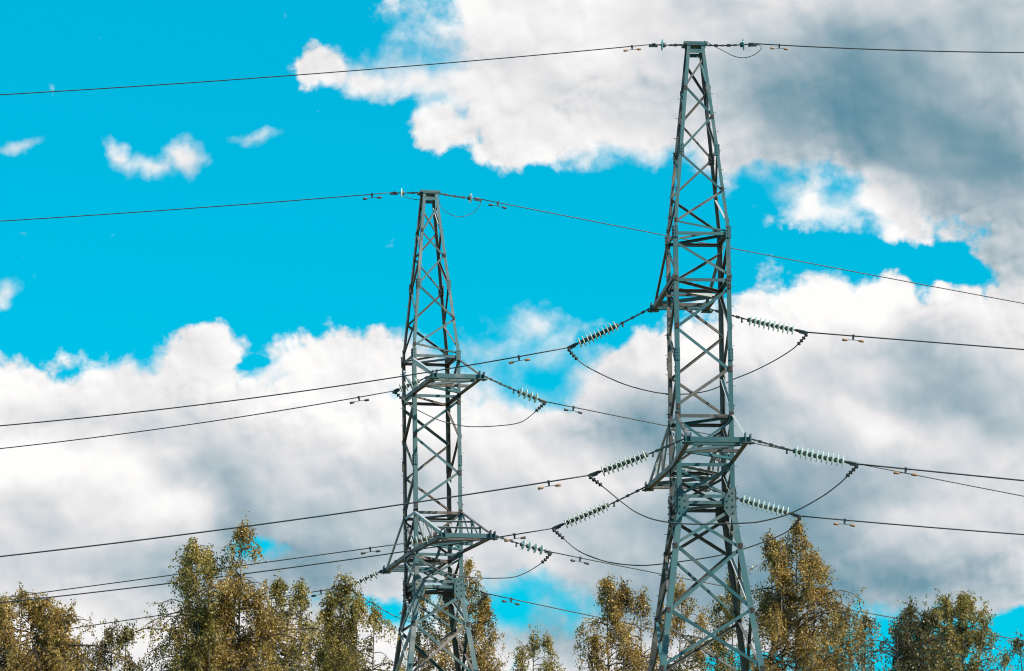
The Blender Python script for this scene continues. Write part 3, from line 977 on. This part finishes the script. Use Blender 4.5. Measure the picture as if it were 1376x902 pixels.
def tree(Y, leaders, foliage, label, seed, dens=1.0):
    """leaders: (tip px, tip py, half-width in px near the bottom of the photo, px of the axis there, droop)"""
    rg = np.random.default_rng(seed)
    spires = []
    for (px, py, hw, bx) in leaders:
        spires.append((at(px, py, Y + rg.uniform(-.5, .5)), at(bx, 902, Y), 1.55 * hw * Y / F / math.cos(PITCH) ** 2))
    main = max(spires, key=lambda s: s[0][2])
    bx = np.mean([s[1][0] for s in spires])
    root = link('birch_tree', None)
    root.location = (bx, Y, 0)
    tag(root, label, 'tree', 'birch trees behind the pylons')
    o = np.array([bx, Y, 0.0])
    wood, limbs, leaves = MB(), MB(), []
    fork = 7.5
    ht = main[0][2]
    tr = np.array([[bx, Y, z] for z in (0, 1.5, 4, fork)])
    tr[1:, :2] += rg.normal(0, .05, (3, 2))
    wood.tube(tr - o, [.17, .14, .12, .10], 9)
    kk = rg.normal(size=(4, 3)); kk *= (rg.uniform(4, 9, 4) / np.linalg.norm(kk, axis=1))[:, None]
    kp = rg.uniform(0, 6.28, 4)
    def clump(p_):
        return np.sin(kk @ p_ + kp).sum() * .5
    def put_leaves(pts, size):
        n = len(pts)
        th = rg.uniform(0, 2 * np.pi, n)
        ph = rg.normal(-.75, .55, n)
        a = np.stack([np.cos(th) * np.cos(ph), np.sin(th) * np.cos(ph), np.sin(ph)], 1)
        r = rg.normal(size=(n, 3))
        b = np.cross(a, r); b /= np.linalg.norm(b, axis=1)[:, None]
        c = np.cross(a, b)
        s = (size * rg.uniform(.65, 1.25, n))[:, None, None]
        v = pts[:, None, :] + s * (LEAF[None, :, 0, None] * a[:, None, :] + LEAF[None, :, 1, None] * b[:, None, :] + LEAF[None, :, 2, None] * c[:, None, :])
        leaves.append(v.reshape(-1, 3))
    for (tp, bp, rad) in spires:
        z0, z1 = 8.6, tp[2]
        p0 = tr[-1]
        ax = np.array([p0, [bx * .35 + bp[0] * .65, Y, 9.6], [bp[0], Y + rg.normal(0, .15), 11.7], tp])
        k = z1 - 11.7
        C = catmull(ax, 10)
        hgt = C[:, 2]
        def axis(z):
            return np.array([np.interp(z, hgt, C[:, 0]), np.interp(z, hgt, C[:, 1]), z])
        rr_ = np.interp(hgt, [fork, 11, z1], [.09, .032, .004])
        wood.tube(C - o, rr_, 7)
        # branches, each with hanging twigs of leaves; the crown is broken into uneven clumps
        nb = int((60 + 40 * k) * dens * (.55 + .45 * min(1.6, rad / .7)))
        zs = z1 - (z1 - z0) * rg.uniform(0, 1, nb) ** 1.05
        lump = rg.uniform(0, 2 * np.pi, 9)
        for i, z in enumerate(zs):
            q = axis(z)
            fr = (z1 - z) / max(.3, z1 - 11.7)
            prof = min(1.4, .07 + max(.0, fr) ** .95)
            az = rg.uniform(0, 2 * np.pi)
            wob = 1 + .34 * math.sin(az * 2 + lump[int(z * 1.6) % 9]) + .30 * math.sin(z * 4.3 + lump[0] + az)
            Lb = rad * prof * wob * rg.uniform(.45, 1.2) * (1.45 if rg.random() < .07 else 1) + .06
            dr = np.array([math.cos(az), math.sin(az), 0])
            rise = rg.uniform(.35, .9)
            tt = np.linspace(0, 1, 6)
            B_ = q + dr * (Lb * tt)[:, None] + np.array([0, 0, 1.0]) * (Lb * (rise * tt - (.55 + .3 * rise) * tt ** 2.2))[:, None]
            if clump(B_[-1]) < -.16 and fr > .20:
                continue
            if z > 10.6:
                limbs.tube(B_ - o, np.linspace(.014, .004, 6) * (.6 + .5 * Lb), 4, False)
            fine_ = z > 10.9
            ntw = int((3.5 + 8.2 * Lb) * (1 if fine_ else .45))
            for j in range(ntw):
                t = rg.uniform(.25, 1.02)
                s = np.array([np.interp(t, tt, B_[:, m_]) for m_ in range(3)])
                if clump(s) < -.16 and fr > .20:
                    continue
                hl = rg.uniform(.14, .50) * (.55 + .6 * min(1, fr + .2))
                dv = np.array([rg.normal(0, .35), rg.normal(0, .35), -1.0 if rg.random() < .8 else rg.uniform(-.2, .9)])
                dv /= np.linalg.norm(dv)
                if fine_ and j % 2 == 0:
                    limbs.tube(np.array([s, s + dv * hl]) - o, .0035, 3, False)
                nl = int(hl / (.0165 if fine_ else .045)) + 3
                pts = s + dv * (hl * rg.uniform(0, 1, nl))[:, None] + rg.normal(0, .035, (nl, 3))
                put_leaves(pts - o, .052 if fine_ else .12)
    trk = wood.build('trunk', M_TWIG if foliage == 'dark' else M_BARK, root)
    limbs.build('branches', M_TWIG, trk)
    V = np.concatenate(leaves)
    n = len(V) // 4
    me = bpy.data.meshes.new('crown')
    me.vertices.add(len(V)); me.vertices.foreach_set('co', V.ravel())
    me.loops.add(4 * n); me.loops.foreach_set('vertex_index', np.arange(4 * n, dtype=np.int32))
    me.polygons.add(n)
    me.polygons.foreach_set('loop_start', np.arange(0, 4 * n, 4, dtype=np.int32))
    me.update(calc_edges=True)
    me.materials.append(M_LEAF[foliage])
    link('crown', me, root)
    return n

TREES = [
    # distance, leaders (tip x, tip y, half-width, axis x at the bottom), foliage, label
    (92, [(30, 792, 52, 26), (62, 804, 50, 58), (92, 818, 42, 86), (6, 806, 48, -8), (46, 806, 44, 44), (78, 818, 40, 72)], 'gold', 'broad brown birch top in the lower left corner', 1.0),
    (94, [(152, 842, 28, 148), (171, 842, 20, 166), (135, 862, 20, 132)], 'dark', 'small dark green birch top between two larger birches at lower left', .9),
    (88.5, [(264, 724, 38, 268), (250, 745, 28, 250), (278, 736, 30, 282)], 'olive', 'tall birch with blunt top beside the pointed birch at left', .95),
    (88.8, [(325, 704, 46, 320), (305, 790, 40, 300), (342, 800, 30, 345)], 'gold', 'tallest left birch with a single pointed spire reaching a wire', .95),
    (89.5, [(240, 860, 26, 238), (256, 866, 22, 258)], 'dark', 'low dark birch top at the foot of the tall blunt birch', .9),
    (92, [(375, 778, 34, 368), (405, 786, 30, 402), (390, 800, 30, 385)], 'olive', 'mid-height birch right of the pointed birch', .9),
    (93.5, [(459, 768, 32, 455), (442, 800, 30, 438), (480, 800, 30, 478), (503, 818, 26, 500)], 'olive', 'full green birch just left of the left-hand pylon', 1.0),
    (106, [(631, 752, 30, 628), (604, 770, 30, 596), (652, 800, 28, 650), (568, 790, 30, 560)], 'gold', 'loose golden birch behind the left-hand pylon', .8),
    (104, [(717, 846, 26, 716), (736, 856, 22, 742), (700, 872, 18, 698)], 'olive', 'small birch top between the two pylons', .75),
    (94, [(815, 778, 30, 818), (836, 786, 28, 838), (860, 796, 28, 862), (798, 850, 18, 800)], 'gold', 'golden birch just left of the right-hand pylon', .8),
    (97, [(917, 776, 34, 912), (889, 800, 12, 892), (945, 820, 26, 940)], 'gold', 'loose golden birch seen through the left leg of the right-hand pylon', .6),
    (96, [(985, 768, 28, 984), (968, 800, 24, 962)], 'olive', 'sparse birch seen through the right leg of the right-hand pylon', .55),
    (93, [(1071, 699, 46, 1070), (1036, 716, 34, 1040), (1092, 742, 38, 1095), (1050, 740, 36, 1050)], 'gold', 'tallest golden birch just right of the right-hand pylon', .8),
    (95, [(1142, 820, 26, 1140), (1164, 828, 22, 1160), (1124, 806, 20, 1122)], 'gold', 'low golden birch top leaning against the tallest right birch', .85),
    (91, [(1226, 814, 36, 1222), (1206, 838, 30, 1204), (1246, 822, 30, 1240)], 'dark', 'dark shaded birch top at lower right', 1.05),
    (93, [(1271, 797, 38, 1266), (1296, 800, 36, 1294), (1326, 814, 30, 1312), (1256, 820, 30, 1252)], 'olive', 'olive birch top with uneven crown at lower right', .95),
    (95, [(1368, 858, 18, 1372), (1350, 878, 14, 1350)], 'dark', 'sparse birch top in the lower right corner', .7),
]
total = 0
for i, (Y, ld, fo, lab, dn) in enumerate(TREES):
    total += tree(Y, ld, fo, lab, 100 + i, dn)
print('leaves', total)
